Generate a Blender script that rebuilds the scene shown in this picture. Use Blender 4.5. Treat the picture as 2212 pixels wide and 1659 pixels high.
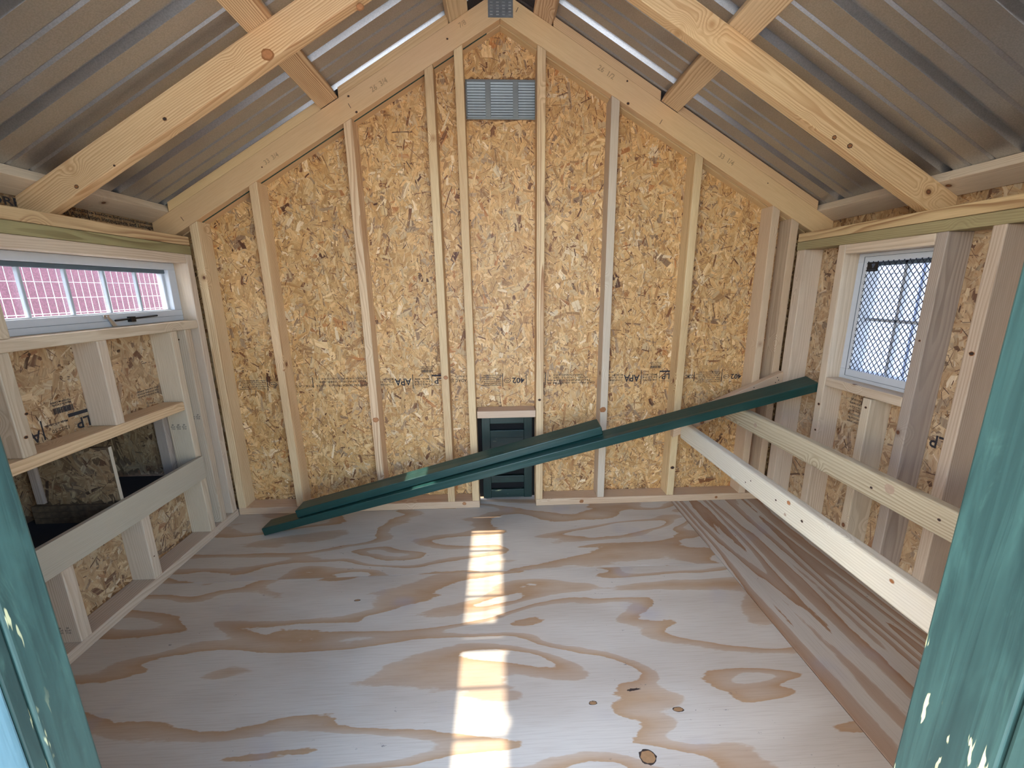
import bpy, bmesh, math, random
import numpy as np
from mathutils import Vector, Matrix
D = bpy.data
scene = bpy.context.scene
COL = scene.collection
for o in list(D.objects):
    D.objects.remove(o)

# ------------------------------------------------------------------ camera
cam_d = D.cameras.new('camera'); cam = D.objects.new('camera', cam_d); COL.objects.link(cam)
cam_d.sensor_fit = 'HORIZONTAL'; cam_d.sensor_width = 36.0
cam_d.lens = 887.47 / 2212 * 36.0
cam_d.clip_start = 0.01; cam_d.clip_end = 200
FW = Vector((0.03924927, 0.97380106, -0.22398882))
RT = Vector((0.99903744, -0.0426374, -0.01030791))
UP = Vector((0.01958815, 0.22336864, 0.9745372))
cam.matrix_world = Matrix(((RT.x, UP.x, -FW.x, 0), (RT.y, UP.y, -FW.y, 0), (RT.z, UP.z, -FW.z, 1.1343), (0, 0, 0, 1)))
scene.camera = cam

# ------------------------------------------------------------------ sky, sun, exposure
world = D.worlds.new('sky'); scene.world = world; world.use_nodes = True
wn = world.node_tree.nodes; wl = world.node_tree.links
bgn = wn['Background']
sky = wn.new('ShaderNodeTexSky'); sky.sky_type = 'NISHITA'; sky.sun_disc = False
sky.sun_elevation = math.radians(40.0); sky.sun_rotation = math.radians(-90)
sky.air_density = 1.0; sky.dust_density = 1.6; sky.ozone_density = 1.0
wl.new(sky.outputs[0], bgn.inputs[0]); bgn.inputs[1].default_value = 1.0
sun_d = D.lights.new('sun', 'SUN'); sun_d.energy = 6.2; sun_d.angle = 0.0093; sun_d.color = (1.0, 0.95, 0.86)
sun = D.objects.new('sun', sun_d); COL.objects.link(sun)
sdir = Vector((1.0, 0.004, -0.826)).normalized()
sun.rotation_euler = sdir.to_track_quat('-Z', 'Y').to_euler()
sun.location = (-6, 1, 6)
scene.view_settings.view_transform = 'Standard'
scene.view_settings.look = 'None'
scene.view_settings.gamma = 1.0
scene.view_settings.use_curve_mapping = False
scene.view_settings.exposure = 1.22

# ------------------------------------------------------------------ measured layout (metres)
XL, XR = -1.352, 1.4456          # inner faces of the side wall framing
YB = 2.0                         # inner face of the back wall framing
SD, ST = 0.089, 0.038            # 2x4
OXL, OXR, OYB = XL - SD, XR + SD, YB + SD
XA, ZA, SL = 0.0475, 2.2305, 0.575   # roof apex (underside of rafters) and slope
ZT = 1.377                       # top of wall plates
YF = 0.36                        # inner face of the front wall
YR2 = 1.465                      # front face of second rafter pair
VR = SD / math.cos(math.atan(SL))    # vertical depth of a rafter
VP = ST / math.cos(math.atan(SL))
def roofz(x, dz=0.0):
    return ZA + dz - SL * abs(x - XA)

# ------------------------------------------------------------------ node helper
def lin(r, g, b):
    def c(v):
        v /= 255.0
        return v / 12.92 if v <= 0.04045 else ((v + 0.055) / 1.055) ** 2.4
    return (c(r), c(g), c(b), 1.0)

class NT:
    def __init__(s, name):
        s.mat = D.materials.new(name); s.mat.use_nodes = True
        s.t = s.mat.node_tree; s.n = s.t.nodes; s.l = s.t.links
        s.b = s.n['Principled BSDF']
    def put(s, sock, v):
        if v is None: return
        if isinstance(v, bpy.types.NodeSocket): s.l.new(v, sock)
        else: sock.default_value = v
    def math(s, op, a, b=None, c=None, clamp=False):
        n = s.n.new('ShaderNodeMath'); n.operation = op; n.use_clamp = clamp
        s.put(n.inputs[0], a); s.put(n.inputs[1], b); s.put(n.inputs[2], c); return n.outputs[0]
    def vec(s, op, a, b=None, scale=None):
        n = s.n.new('ShaderNodeVectorMath'); n.operation = op
        s.put(n.inputs[0], a); s.put(n.inputs[1], b)
        if scale is not None: s.put(n.inputs['Scale'], scale)
        return n.outputs[1] if op in ('LENGTH', 'DISTANCE') else n.outputs[0]
    def noise(s, v, scale, detail=2.0, rough=0.5, dist=0.0):
        n = s.n.new('ShaderNodeTexNoise'); s.put(n.inputs['Vector'], v)
        n.inputs['Scale'].default_value = scale; n.inputs['Detail'].default_value = detail
        n.inputs['Roughness'].default_value = rough; n.inputs['Distortion'].default_value = dist
        return n.outputs['Fac']
    def voro(s, v, scale, feature='F1', rnd=1.0):
        n = s.n.new('ShaderNodeTexVoronoi'); n.feature = feature; s.put(n.inputs['Vector'], v)
        n.inputs['Scale'].default_value = scale; n.inputs['Randomness'].default_value = rnd
        return n
    def ramp(s, f, stops, interp='LINEAR'):
        n = s.n.new('ShaderNodeValToRGB'); s.put(n.inputs[0], f); r = n.color_ramp; r.interpolation = interp
        while len(r.elements) < len(stops): r.elements.new(0.5)
        for e, (p, c) in zip(r.elements, stops): e.position = p; e.color = c
        return n.outputs[0]
    def mix(s, f, a, b, mode='MIX'):
        n = s.n.new('ShaderNodeMix'); n.data_type = 'RGBA'; n.blend_type = mode
        s.put(n.inputs[0], f); s.put(n.inputs[6], a); s.put(n.inputs[7], b); return n.outputs[2]
    def obj(s):
        return s.n.new('ShaderNodeTexCoord').outputs['Object']
    def rnd(s):
        return s.n.new('ShaderNodeObjectInfo').outputs['Random']
    def step(s, x, a, b, lo=0.0, hi=1.0):
        n = s.n.new('ShaderNodeMapRange'); n.interpolation_type = 'SMOOTHSTEP'
        s.put(n.inputs[0], x); n.inputs[1].default_value = a; n.inputs[2].default_value = b
        n.inputs[3].default_value = lo; n.inputs[4].default_value = hi; return n.outputs[0]
    def bump(s, h, strength=0.3, dist=0.002):
        n = s.n.new('ShaderNodeBump'); n.inputs['Strength'].default_value = strength
        n.inputs['Distance'].default_value = dist; s.put(n.inputs['Height'], h)
        s.l.new(n.outputs[0], s.b.inputs['Normal'])
    def done(s, color, rough=0.6, metal=0.0, spec=None):
        s.put(s.b.inputs['Base Color'], color); s.put(s.b.inputs['Roughness'], rough)
        s.put(s.b.inputs['Metallic'], metal)
        if spec is not None: s.b.inputs['Specular IOR Level'].default_value = spec
        return s.mat

def wood(name, light, dark, knot=(92, 52, 28), freq=120.0, contrast=0.75, rough=0.62, knots=1.0, warp=1.0, tint=None, wide=None):
    """Sawn softwood: growth rings cut along the board's local X."""
    s = NT(name)
    p = s.obj(); r = s.rnd()
    off = s.n.new('ShaderNodeCombineXYZ')
    s.l.new(s.math('MULTIPLY', r, 37.0), off.inputs[0]); s.l.new(s.math('MULTIPLY', r, 3.1), off.inputs[1]); s.l.new(s.math('MULTIPLY', r, 5.7), off.inputs[2])
    q = s.vec('ADD', p, off.outputs[0])
    v = s.voro(s.vec('MULTIPLY', q, (0.8, 1.0, 1.0)), 7.5)
    kd = v.outputs['Distance']; sep = s.n.new('ShaderNodeSeparateColor'); s.l.new(v.outputs['Color'], sep.inputs[0])
    keep = s.math('LESS_THAN', sep.outputs[0], 0.45 * knots)
    near = s.math('MULTIPLY', s.step(kd, 0.0, 0.36, 1.0, 0.0), keep)
    n1 = s.noise(s.vec('MULTIPLY', q, (1.1, 6.0, 6.0)), 1.0, 2.0)
    n2 = s.noise(s.vec('MULTIPLY', q, (5.0, 30.0, 30.0)), 1.0, 1.0)
    # pith somewhere outside the board
    yz = s.vec('MULTIPLY', p, (0.0, 1.0, 1.0))
    pc = s.n.new('ShaderNodeCombineXYZ')
    s.l.new(s.math('MULTIPLY_ADD', s.math('FRACT', s.math('MULTIPLY', r, 7.3)), 0.10, -0.03), pc.inputs[1])
    s.l.new(s.math('MULTIPLY_ADD', s.math('FRACT', s.math('MULTIPLY', r, 13.7)), 0.12, -0.02), pc.inputs[2])
    rad = s.vec('DISTANCE', yz, pc.outputs[0])
    ph = s.math('MULTIPLY', rad, freq)
    ph = s.math('ADD', ph, s.math('MULTIPLY', n1, 7.0 * warp))
    ph = s.math('ADD', ph, s.math('MULTIPLY', n2, 0.8 * warp))
    ph = s.math('ADD', ph, s.math('MULTIPLY', near, 5.0))
    fr = s.math('FRACT', ph)
    ring = s.ramp(fr, [(0.0, (0, 0, 0, 1)), (0.35, (0.15, 0.15, 0.15, 1)), (0.8, (1, 1, 1, 1)), (0.93, (0.9, 0.9, 0.9, 1)), (1.0, (0, 0, 0, 1))])
    fib = s.noise(s.vec('MULTIPLY', q, (14.0, 420.0, 420.0)), 1.0, 2.0)
    big = s.noise(s.vec('MULTIPLY', q, (1.6, 9.0, 9.0)), 1.0, 2.0)
    fac = s.math('MULTIPLY', ring, s.math('MULTIPLY', s.step(big, 0.25, 0.75, 0.25, 1.0), contrast))
    c = s.mix(fac, lin(*light), lin(*dark))
    c = s.mix(s.step(fib, 0.35, 0.7, 0.0, 0.22), c, lin(*dark))
    if tint: c = s.mix(s.step(s.noise(q, 2.3, 2.0), 0.45, 0.75, 0.0, 0.5), c, lin(*tint))
    if wide: c = s.mix(s.step(s.noise(s.vec('MULTIPLY', q, (1.3, 7, 7)), 1.0, 0.0), 0.52, 0.60, 0.0, 0.6), c, lin(*wide))
    hsv = s.n.new('ShaderNodeHueSaturation'); s.put(hsv.inputs['Color'], c)
    s.l.new(s.math('MULTIPLY_ADD', s.math('FRACT', s.math('MULTIPLY', r, 3.7)), 0.16, 0.93), hsv.inputs['Value'])
    s.l.new(s.math('MULTIPLY_ADD', s.math('FRACT', s.math('MULTIPLY', r, 9.1)), 0.012, 0.494), hsv.inputs['Hue'])
    c = hsv.outputs[0]
    halo = s.math('MULTIPLY', s.step(kd, 0.06, 0.15, 0.55, 0.0), keep)
    c = s.mix(halo, c, lin(*dark))
    km = s.math('MULTIPLY', s.step(kd, 0.045, 0.075, 1.0, 0.0), keep)
    kc = s.mix(s.step(kd, 0.0, 0.06), lin(knot[0] + 55, knot[1] + 40, knot[2] + 25), lin(*knot))
    c = s.mix(km, c, kc)
    s.bump(s.math('ADD', s.math('MULTIPLY', fr, 0.3), fib), 0.25, 0.0006)
    return s.done(c, rough)

M = {}
M['pine'] = wood('pine_lumber', (228, 198, 156), (172, 122, 76), contrast=0.8)
M['pine2'] = wood('straight_grained_pine', (232, 202, 154), (158, 104, 56), freq=190, contrast=1.0, warp=0.5)
M['fir'] = wood('rafter_fir', (226, 190, 140), (188, 138, 92), freq=260, contrast=0.45, warp=0.7, knots=0.8, tint=(220, 178, 138))
M['rafter'] = wood('knotty_rafter_pine', (230, 196, 144), (182, 128, 76), freq=150, contrast=0.75, knots=1.2, warp=1.5)
M['pink'] = wood('pinkish_fir', (216, 186, 154), (166, 124, 94), freq=190, contrast=0.55, warp=0.6)
M['spf'] = wood('pale_spruce', (214, 194, 168), (168, 138, 108), freq=170, contrast=0.55, knots=0.9)
M['spfdark'] = wood('weathered_shaded_spruce', (184, 166, 150), (132, 112, 98), freq=190, contrast=0.7, knots=0.6, tint=(150, 136, 128))
M['roost'] = wood('weathered_roost_pine', (222, 210, 188), (184, 166, 138), freq=150, contrast=0.5, knots=1.1, knot=(112, 84, 60), tint=(206, 200, 190))
M['roost2'] = wood('greyer_roost_pine', (206, 190, 160), (150, 124, 92), freq=90, contrast=0.75, rough=0.62, knots=0.8, knot=(112, 84, 60), tint=(190, 178, 156))
M['treated'] = wood('treated_pine', (172, 158, 114), (112, 92, 58), freq=160, contrast=0.8, warp=1.0, knots=0.7)
M['yellow'] = wood('yellow_pine_plate', (222, 190, 142), (148, 100, 60), freq=140, contrast=0.95, warp=1.1)
M['sole'] = wood('sole_plate_pine', (216, 182, 148), (168, 116, 82), freq=170, contrast=0.6, knots=1.0, knot=(104, 50, 38))

def m_osb():
    s = NT('osb_strands')
    a = s.n.new('ShaderNodeAttribute'); a.attribute_name = 'tone'
    uv = s.n.new('ShaderNodeUVMap'); uv.uv_map = 'UVMap'
    g = s.noise(s.vec('MULTIPLY', uv.outputs[0], (22.0, 330.0, 1.0)), 1.0, 3.0, 0.6)
    g2 = s.noise(s.vec('MULTIPLY', uv.outputs[0], (14.0, 95.0, 1.0)), 1.0, 2.0)
    c = s.mix(s.step(g, 0.42, 0.70, 0.0, 0.50), a.outputs['Color'], s.mix(1.0, a.outputs['Color'], lin(206, 172, 134), 'MULTIPLY'))
    c = s.mix(s.step(g2, 0.50, 0.72, 0.0, 0.55), c, s.mix(1.0, a.outputs['Color'], lin(214, 184, 150), 'MULTIPLY'))
    c = s.mix(s.step(g2, 0.48, 0.28, 0.0, 0.25), c, lin(236, 208, 160))
    s.bump(g, 0.5, 0.0008)
    return s.done(c, 0.55)
M['osb'] = m_osb()
def m_core():
    s = NT('osb_core'); n = s.noise(s.obj(), 60.0, 3.0)
    return s.done(s.ramp(n, [(0.3, lin(96, 64, 36)), (0.7, lin(168, 122, 76))]), 0.8)
M['core'] = m_core()
M['corenest'] = None

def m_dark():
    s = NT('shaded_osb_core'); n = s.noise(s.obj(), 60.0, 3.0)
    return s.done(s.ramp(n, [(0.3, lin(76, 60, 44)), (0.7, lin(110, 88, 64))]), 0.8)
M['corenest'] = m_dark()  # nest box shade put into a darker core colour
def m_ply(name, rot, seed):
    s = NT(name); p = s.obj()
    if rot:
        mp = s.n.new('ShaderNodeMapping'); mp.inputs['Rotation'].default_value = (0, 0, math.pi / 2); s.put(mp.inputs['Vector'], p); p = mp.outputs[0]
    q = s.vec('ADD', p, (seed, seed * 1.7, 0))
    st = (0.55, 5.2, 1.0) if rot else (0.95, 3.4, 1.0)
    h = s.noise(s.vec('MULTIPLY', q, st), 1.0, 2.2, 0.42, 0.35)
    h = s.math('ADD', h, s.math('MULTIPLY', s.noise(s.vec('MULTIPLY', q, (7.0, 24.0, 1.0)), 1.0, 4.0, 0.65), 0.045))
    fr = s.math('FRACT', s.math('MULTIPLY', h, 8.5 if rot else 7.5))
    t0 = 0.40 if rot else 0.60
    band = s.ramp(fr, [(0.0, (0, 0, 0, 1)), (t0, (0, 0, 0, 1)), (t0 + 0.04, (0.55, 0.55, 0.55, 1)), (0.80, (0.7, 0.7, 0.7, 1)), (0.965, (1, 1, 1, 1)), (0.985, (0, 0, 0, 1))])
    fib = s.noise(s.vec('MULTIPLY', q, (10.0, 260.0, 1.0)), 1.0, 3.0)
    soft = s.noise(s.vec('MULTIPLY', q, (2.0, 5.0, 1.0)), 1.0, 2.0)
    pale = s.mix(s.step(soft, 0.3, 0.7), lin(198, 186, 168), lin(182, 168, 150))
    brown = s.mix(s.step(soft, 0.3, 0.7), lin(176, 142, 106) if not rot else lin(160, 120, 86), lin(162, 126, 92) if not rot else lin(148, 108, 76))
    c = s.mix(band, pale, brown)
    c = s.mix(s.step(fib, 0.4, 0.75, 0.0, 0.16), c, lin(128, 96, 70))
    # dark scuffs and blue stain
    sc = s.noise(s.vec('MULTIPLY', q, (28.0, 46.0, 1.0)), 1.0, 4.0, 0.7)
    zone = s.noise(q, 2.6, 1.0)
    scm = s.math('MULTIPLY', s.step(sc, 0.66, 0.70), s.step(zone, 0.50, 0.62))
    c = s.mix(s.math('MULTIPLY', scm, 0.6), c, lin(74, 70, 76))
    c = s.mix(s.step(s.noise(q, 4.3, 2.0), 0.62, 0.78, 0.0, 0.35), c, lin(150, 146, 158))
    s.bump(fib, 0.12, 0.0005)
    return s.done(c, 0.55, spec=0.35)
M['ply'] = m_ply('floor_plywood', False, 3.0)
M['ply2'] = m_ply('floor_plywood_front', False, 11.0)
M['plyr'] = m_ply('floor_plywood_strip', True, 7.0)

def m_metal():
    s = NT('galvalume_sheet'); p = s.obj()
    n = s.noise(p, 260.0, 2.0); n2 = s.noise(p, 7.0, 2.0)
    c = s.mix(s.step(n, 0.3, 0.7), lin(172, 172, 172), lin(188, 188, 188))
    c = s.mix(s.step(n2, 0.4, 0.7, 0, 0.3), c, lin(164, 162, 160))
    return s.done(c, 0.36, 0.86)
M['metal'] = m_metal()
def m_zinc(name='galvanised_steel', a=(138, 144, 144), b=(152, 158, 158), rough=0.45):
    s = NT(name); p = s.obj()
    return s.done(s.mix(s.noise(p, 60.0, 3.0), lin(*a), lin(*b)), rough, 0.8)
M['zinc'] = m_zinc()
M['plate'] = m_zinc('truss_plate_steel', (120, 122, 124), (158, 160, 162), 0.5)

def m_green(name, a, b, streak=1.0, rough=0.42, chips=0.0):
    s = NT(name); p = s.obj(); r = s.rnd()
    q = s.vec('ADD', p, s.vec('SCALE', (1.0, 2.0, 3.0), None, s.math('MULTIPLY', r, 9.0)))
    n = s.noise(s.vec('MULTIPLY', q, (3.0, 75.0, 75.0)), 1.0, 3.0, 0.6, 0.5)
    n2 = s.noise(s.vec('MULTIPLY', q, (2.2, 14.0, 14.0)), 1.0, 4.0, 0.65, 1.5)
    c = s.mix(s.step(n, 0.3, 0.7, 0.0, 0.6 * streak), lin(*a), lin(*b))
    c = s.mix(s.step(n2, 0.45, 0.72, 0.0, 0.8 * streak), c, lin(*b))
    if chips:
        d = s.noise(s.vec('MULTIPLY', q, (4.5, 26.0, 26.0)), 1.0, 5.0, 0.75, 1.0)
        c = s.mix(s.step(d, 0.54, 0.74, 0.0, 0.4), c, lin(min(255, b[0] * 1.45), min(255, b[1] * 1.35), min(255, b[2] * 1.3)))
        k = s.noise(s.vec('MULTIPLY', q, (12.0, 110.0, 110.0)), 1.0, 3.0, 0.65)
        z = s.noise(s.vec('MULTIPLY', q, (2.6, 7.0, 7.0)), 1.0, 1.0)
        c = s.mix(s.math('MULTIPLY', s.step(k, 0.63, 0.66), s.step(z, 0.55, 0.60, 0.0, chips)), c, lin(206, 200, 150))
    s.bump(n, 0.5, 0.0015)
    return s.done(c, rough, spec=0.5)
M['green'] = m_green('dark_green_paint', (24, 56, 50), (30, 68, 62), 0.8, 0.36)
M['greendoor'] = m_green('worn_green_paint', (15, 38, 32), (26, 52, 44), 0.8, 0.42, 0.5)
M['jamb'] = m_green('green_jamb_paint', (34, 56, 52), (60, 90, 82), 1.0, 0.45, 0.9)
M['jamb_lit'] = m_green('daylit_green_casing_paint', (92, 128, 134), (118, 152, 160), 1.0, 0.5, 0.3)  # jamb green made paler, outdoor light put into the colour
M['drip'] = m_green('green_strip_paint', (16, 66, 58), (20, 76, 66), 0.5, 0.5)

def flat(name, rgb, rough=0.6, metal=0.0, var=0.06, scale=40.0):
    s = NT(name); n = s.noise(s.obj(), scale, 2.0)
    a = tuple(max(0, c * (1 - var)) for c in rgb); b = tuple(min(255, c * (1 + var)) for c in rgb)
    return s.done(s.mix(n, lin(*a), lin(*b)), rough, metal)
M['vinyl'] = flat('white_vinyl', (200, 203, 207), 0.4, 0, 0.015)
M['muntin'] = flat('shade_greyed_muntin', (176, 184, 190), 0.5)  # white bars greyed, shade on their inner face put into the colour
M['gasket_shade'] = flat('grey_gasket_shade', (88, 100, 106), 0.6)
M['black'] = flat('black_plastic', (18, 18, 20), 0.4)
M['ink'] = flat('black_ink', (44, 40, 44), 0.8)
M['inkfaint'] = flat('faded_ink', (84, 66, 48), 0.8)
M['pencil'] = flat('pencil_lead', (176, 142, 104), 0.8)
M['red'] = flat('red_marker', (190, 60, 60), 0.8)
M['felt'] = flat('black_floor_felt', (34, 34, 40), 0.85, 0, 0.3, 300)
M['greyboard'] = wood('grey_stained_board', (184, 172, 152), (158, 144, 124), freq=200, contrast=0.3, knots=0.15)
M['wire'] = flat('white_welded_wire', (236, 238, 240), 0.5)
M['bmesh'] = flat('black_screen_mesh', (20, 30, 48), 0.6)
M['steel'] = flat('bright_steel', (200, 200, 200), 0.3, 0.9)
M['gap'] = flat('dark_gap', (10, 8, 8), 0.9)
M['knot'] = flat('knot_wood', (150, 112, 74), 0.6, 0, 0.12, 90)
M['knotdark'] = flat('dark_knot_rim', (52, 38, 30), 0.7)
M['whitewall'] = flat('white_siding', (84, 92, 108), 0.6, 0, 0.03, 3)
def m_redwall():
    s = NT('red_barn_siding'); n = s.noise(s.obj(), 95.0, 3.0, 0.7)
    return s.done(s.mix(s.step(n, 0.35, 0.65), lin(94, 30, 40), lin(126, 60, 70)), 0.55)
M['redwall'] = m_redwall()
def m_ground():
    s = NT('pale_gravel_ground'); p = s.obj(); n = s.noise(p, 6.0, 4.0, 0.7); n2 = s.noise(p, 90.0, 2.0)  # pale gravel, lightened to bounce more daylight in at the doorway
    return s.done(s.mix(n2, s.mix(n, lin(150, 152, 140), lin(186, 184, 176)), lin(205, 203, 198)), 0.9)
M['ground'] = m_ground()
def m_glass():
    s = NT('clear_glass'); b = s.b
    b.inputs['Base Color'].default_value = (1, 1, 1, 1); b.inputs['Roughness'].default_value = 0.0
    n = s.n; tr = n.new('ShaderNodeBsdfTransparent'); gl = n.new('ShaderNodeBsdfGlossy'); gl.inputs['Roughness'].default_value = 0.02
    lw = n.new('ShaderNodeLayerWeight'); lw.inputs[0].default_value = 0.5; mx = n.new('ShaderNodeMixShader')
    fz = s.math('MULTIPLY_ADD', s.math('POWER', lw.outputs['Facing'], 5.0), 0.6, 0.03)
    s.l.new(fz, mx.inputs[0]); s.l.new(tr.outputs[0], mx.inputs[1]); s.l.new(gl.outputs[0], mx.inputs[2])
    s.l.new(mx.outputs[0], n['Material Output'].inputs[0]); return s.mat
M['glass'] = m_glass()

# ------------------------------------------------------------------ object helpers
def place(o, mw, parent=None):
    if parent is not None:
        o.parent = parent; o.matrix_parent_inverse = Matrix(); o.matrix_local = PW[parent.name].inverted() @ mw
    else:
        o.matrix_world = mw
    PW[o.name] = mw.copy()
PW = {}
def empty(name, loc=(0, 0, 0), label=None, cat=None, group=None, kind=None, parent=None):
    o = D.objects.new(name, None); COL.objects.link(o); o.empty_display_size = 0.05
    place(o, Matrix.Translation(Vector(loc)), parent); props(o, label, cat, group, kind); return o
def props(o, label=None, cat=None, group=None, kind=None):
    if label: o['label'] = label
    if cat: o['category'] = cat
    if group: o['group'] = group
    if kind: o['kind'] = kind
    return o
def bmobj(name, bm, mats, mw=None, parent=None, smooth=False):
    me = D.meshes.new(name); bm.normal_update(); bm.to_mesh(me); bm.free()
    for m in (mats if isinstance(mats, (list, tuple)) else [mats]): me.materials.append(m)
    if smooth:
        for p in me.polygons: p.use_smooth = True
    o = D.objects.new(name, me); COL.objects.link(o); place(o, mw or Matrix(), parent); return o
def frame(O, ex, ey, ez):
    m = Matrix.Identity(4)
    for i, e in enumerate((Vector(ex), Vector(ey), Vector(ez))):
        for r in range(3): m[r][i] = e[r]
    m.translation = Vector(O); return m
HEX = [(0, 3, 2, 1), (4, 5, 6, 7), (0, 1, 5, 4), (1, 2, 6, 5), (2, 3, 7, 6), (3, 0, 4, 7)]
def hexa(bm, c):
    vs = [bm.verts.new(p) for p in c]
    fs = [bm.faces.new([vs[i] for i in f]) for f in HEX]
    return vs, fs
def bevel(bm, w, seg=2):
    if w > 0:
        bmesh.ops.bevel(bm, geom=list(bm.edges), offset=w, offset_type='OFFSET', segments=seg, profile=0.5, affect='EDGES', clamp_overlap=True)
def beam8(name, parent, mat, world8, bev=0.003, seg=2):
    """A timber from eight world corners: 0-3 start end, 4-7 far end (same order). Local X runs along it."""
    w = [Vector(p) for p in world8]
    O = w[0]; ex = (w[4] - w[0]).normalized(); ey = (w[1] - w[0]); ey = (ey - ex * ey.dot(ex)).normalized(); ez = ex.cross(ey)
    mw = frame(O, ex, ey, ez); inv = mw.inverted()
    bm = bmesh.new(); vs, fs = hexa(bm, [inv @ p for p in w])
    bmesh.ops.recalc_face_normals(bm, faces=bm.faces)
    bevel(bm, bev, seg)
    return bmobj(name, bm, mat, mw, parent)
def vbeam(name, parent, mat, x0, x1, y0, y1, z0, z1, bev=0.003, dx=0.0, dy=0.0, top=None):
    """Upright timber; dx/dy lean of the top, top(x) gives a sloped cut."""
    t = (lambda x: z1) if top is None else top
    c0 = [(x0, y0, z0), (x1, y0, z0), (x1, y1, z0), (x0, y1, z0)]
    c1 = [(x + dx, y + dy, t(x + dx)) for x, y, z in c0]
    return beam8(name, parent, mat, c0 + c1, bev)
def xbeam(name, parent, mat, x0, x1, y0, y1, z0, z1, bev=0.003):
    return beam8(name, parent, mat, [(x0, y0, z0), (x0, y1, z0), (x0, y1, z1), (x0, y0, z1), (x1, y0, z0), (x1, y1, z0), (x1, y1, z1), (x1, y0, z1)], bev)
def ybeam(name, parent, mat, x0, x1, y0, y1, z0, z1, bev=0.003, seg=2):
    return beam8(name, parent, mat, [(x0, y0, z0), (x0, y0, z1), (x1, y0, z1), (x1, y0, z0), (x0, y1, z0), (x0, y1, z1), (x1, y1, z1), (x1, y1, z0)], bev, seg)
def addbox(bm, x0, x1, y0, y1, z0, z1):
    return hexa(bm, [(x0, y0, z0), (x1, y0, z0), (x1, y1, z0), (x0, y1, z0), (x0, y0, z1), (x1, y0, z1), (x1, y1, z1), (x0, y1, z1)])
def box(name, parent, mat, x0, x1, y0, y1, z0, z1, bev=0.0):
    c = Vector(((x0 + x1) / 2, (y0 + y1) / 2, z0)); bm = bmesh.new()
    addbox(bm, x0 - c.x, x1 - c.x, y0 - c.y, y1 - c.y, 0, z1 - z0); bevel(bm, bev, 1)
    return bmobj(name, bm, mat, Matrix.Translation(c), parent)
def slab(name, parent, mat, rects, axis, a0, a1):
    """Sheet made of rectangles (u0,u1,v0,v1) on a wall: axis 'X' -> u=Y,v=Z ; 'Y' -> u=X,v=Z."""
    bm = bmesh.new()
    for u0, u1, v0, v1 in rects:
        if axis == 'X': addbox(bm, a0, a1, u0, u1, v0, v1)
        else: addbox(bm, u0, u1, a0, a1, v0, v1)
    return bmobj(name, bm, mat, None, parent)
def tube(bm, a, b, r, n=8):
    a = Vector(a); b = Vector(b); d = (b - a).normalized(); u = d.orthogonal().normalized(); v = d.cross(u)
    A = [bm.verts.new(a + (u * math.cos(t) + v * math.sin(t)) * r) for t in [2 * math.pi * i / n for i in range(n)]]
    B = [bm.verts.new(b + (u * math.cos(t) + v * math.sin(t)) * r) for t in [2 * math.pi * i / n for i in range(n)]]
    for i in range(n): bm.faces.new((A[i], A[(i + 1) % n], B[(i + 1) % n], B[i]))
    bm.faces.new(A[::-1]); bm.faces.new(B)
def disc(name, parent, mat, c, ru, rv, eu, ev, n=20, inner=0.0, wob=0.0, seed=0, ang=(0, 360)):
    rr = random.Random(seed); c = Vector(c); eu = Vector(eu); ev = Vector(ev); nn = eu.cross(ev)
    bm = bmesh.new(); out = []; inn = []
    full = ang == (0, 360)
    cnt = n if full else n + 1
    for i in range(cnt):
        t = math.radians(ang[0] + (ang[1] - ang[0]) * i / n); k = 1 + rr.uniform(-wob, wob)
        out.append(bm.verts.new((math.cos(t) * ru * k, math.sin(t) * rv * k, 0)))
        if inner: inn.append(bm.verts.new((math.cos(t) * ru * k * inner, math.sin(t) * rv * k * inner, 0)))
    if inner:
        for i in range(cnt if full else cnt - 1):
            j = (i + 1) % cnt; bm.faces.new((out[i], out[j], inn[j], inn[i]))
    else: bm.faces.new(out)
    return bmobj(name, bm, mat, frame(c, eu, ev, nn), parent)
def text(name, parent, mat, s, at, h, right, up, w=None, bold=0.018, shear=0.0):
    """Flat printed lettering, h = cap height, at = centre."""
    cu = D.curves.new('t', 'FONT'); cu.body = s; cu.size = 1.0; cu.align_x = 'CENTER'; cu.align_y = 'CENTER'; cu.shear = shear; cu.resolution_u = 2; cu.offset = bold
    to = D.objects.new('t', cu); COL.objects.link(to)
    dg = bpy.context.evaluated_depsgraph_get(); me = D.meshes.new_from_object(to.evaluated_get(dg))
    D.objects.remove(to); D.curves.remove(cu)
    co = np.zeros(len(me.vertices) * 3); me.vertices.foreach_get('co', co); co = co.reshape(-1, 3)
    if not len(co): return
    mn, mx = co.min(0), co.max(0); nl = s.count('\n') + 1
    sy = h / 0.70 if nl == 1 else h / (mx[1] - mn[1]); sx = sy if w is None else w / (mx[0] - mn[0])
    co[:, 0] = (co[:, 0] - (mn[0] + mx[0]) / 2) * sx; co[:, 1] = (co[:, 1] - (mn[1] + mx[1]) / 2) * sy; co[:, 2] = 0
    me.vertices.foreach_set('co', co.ravel()); me.update(); me.materials.clear(); me.materials.append(mat)
    for p in me.polygons: p.material_index = 0
    o = D.objects.new(name, me); COL.objects.link(o)
    r = Vector(right).normalized(); u = Vector(up).normalized()
    place(o, frame(at, r, u, r.cross(u)), parent); return o

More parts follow.
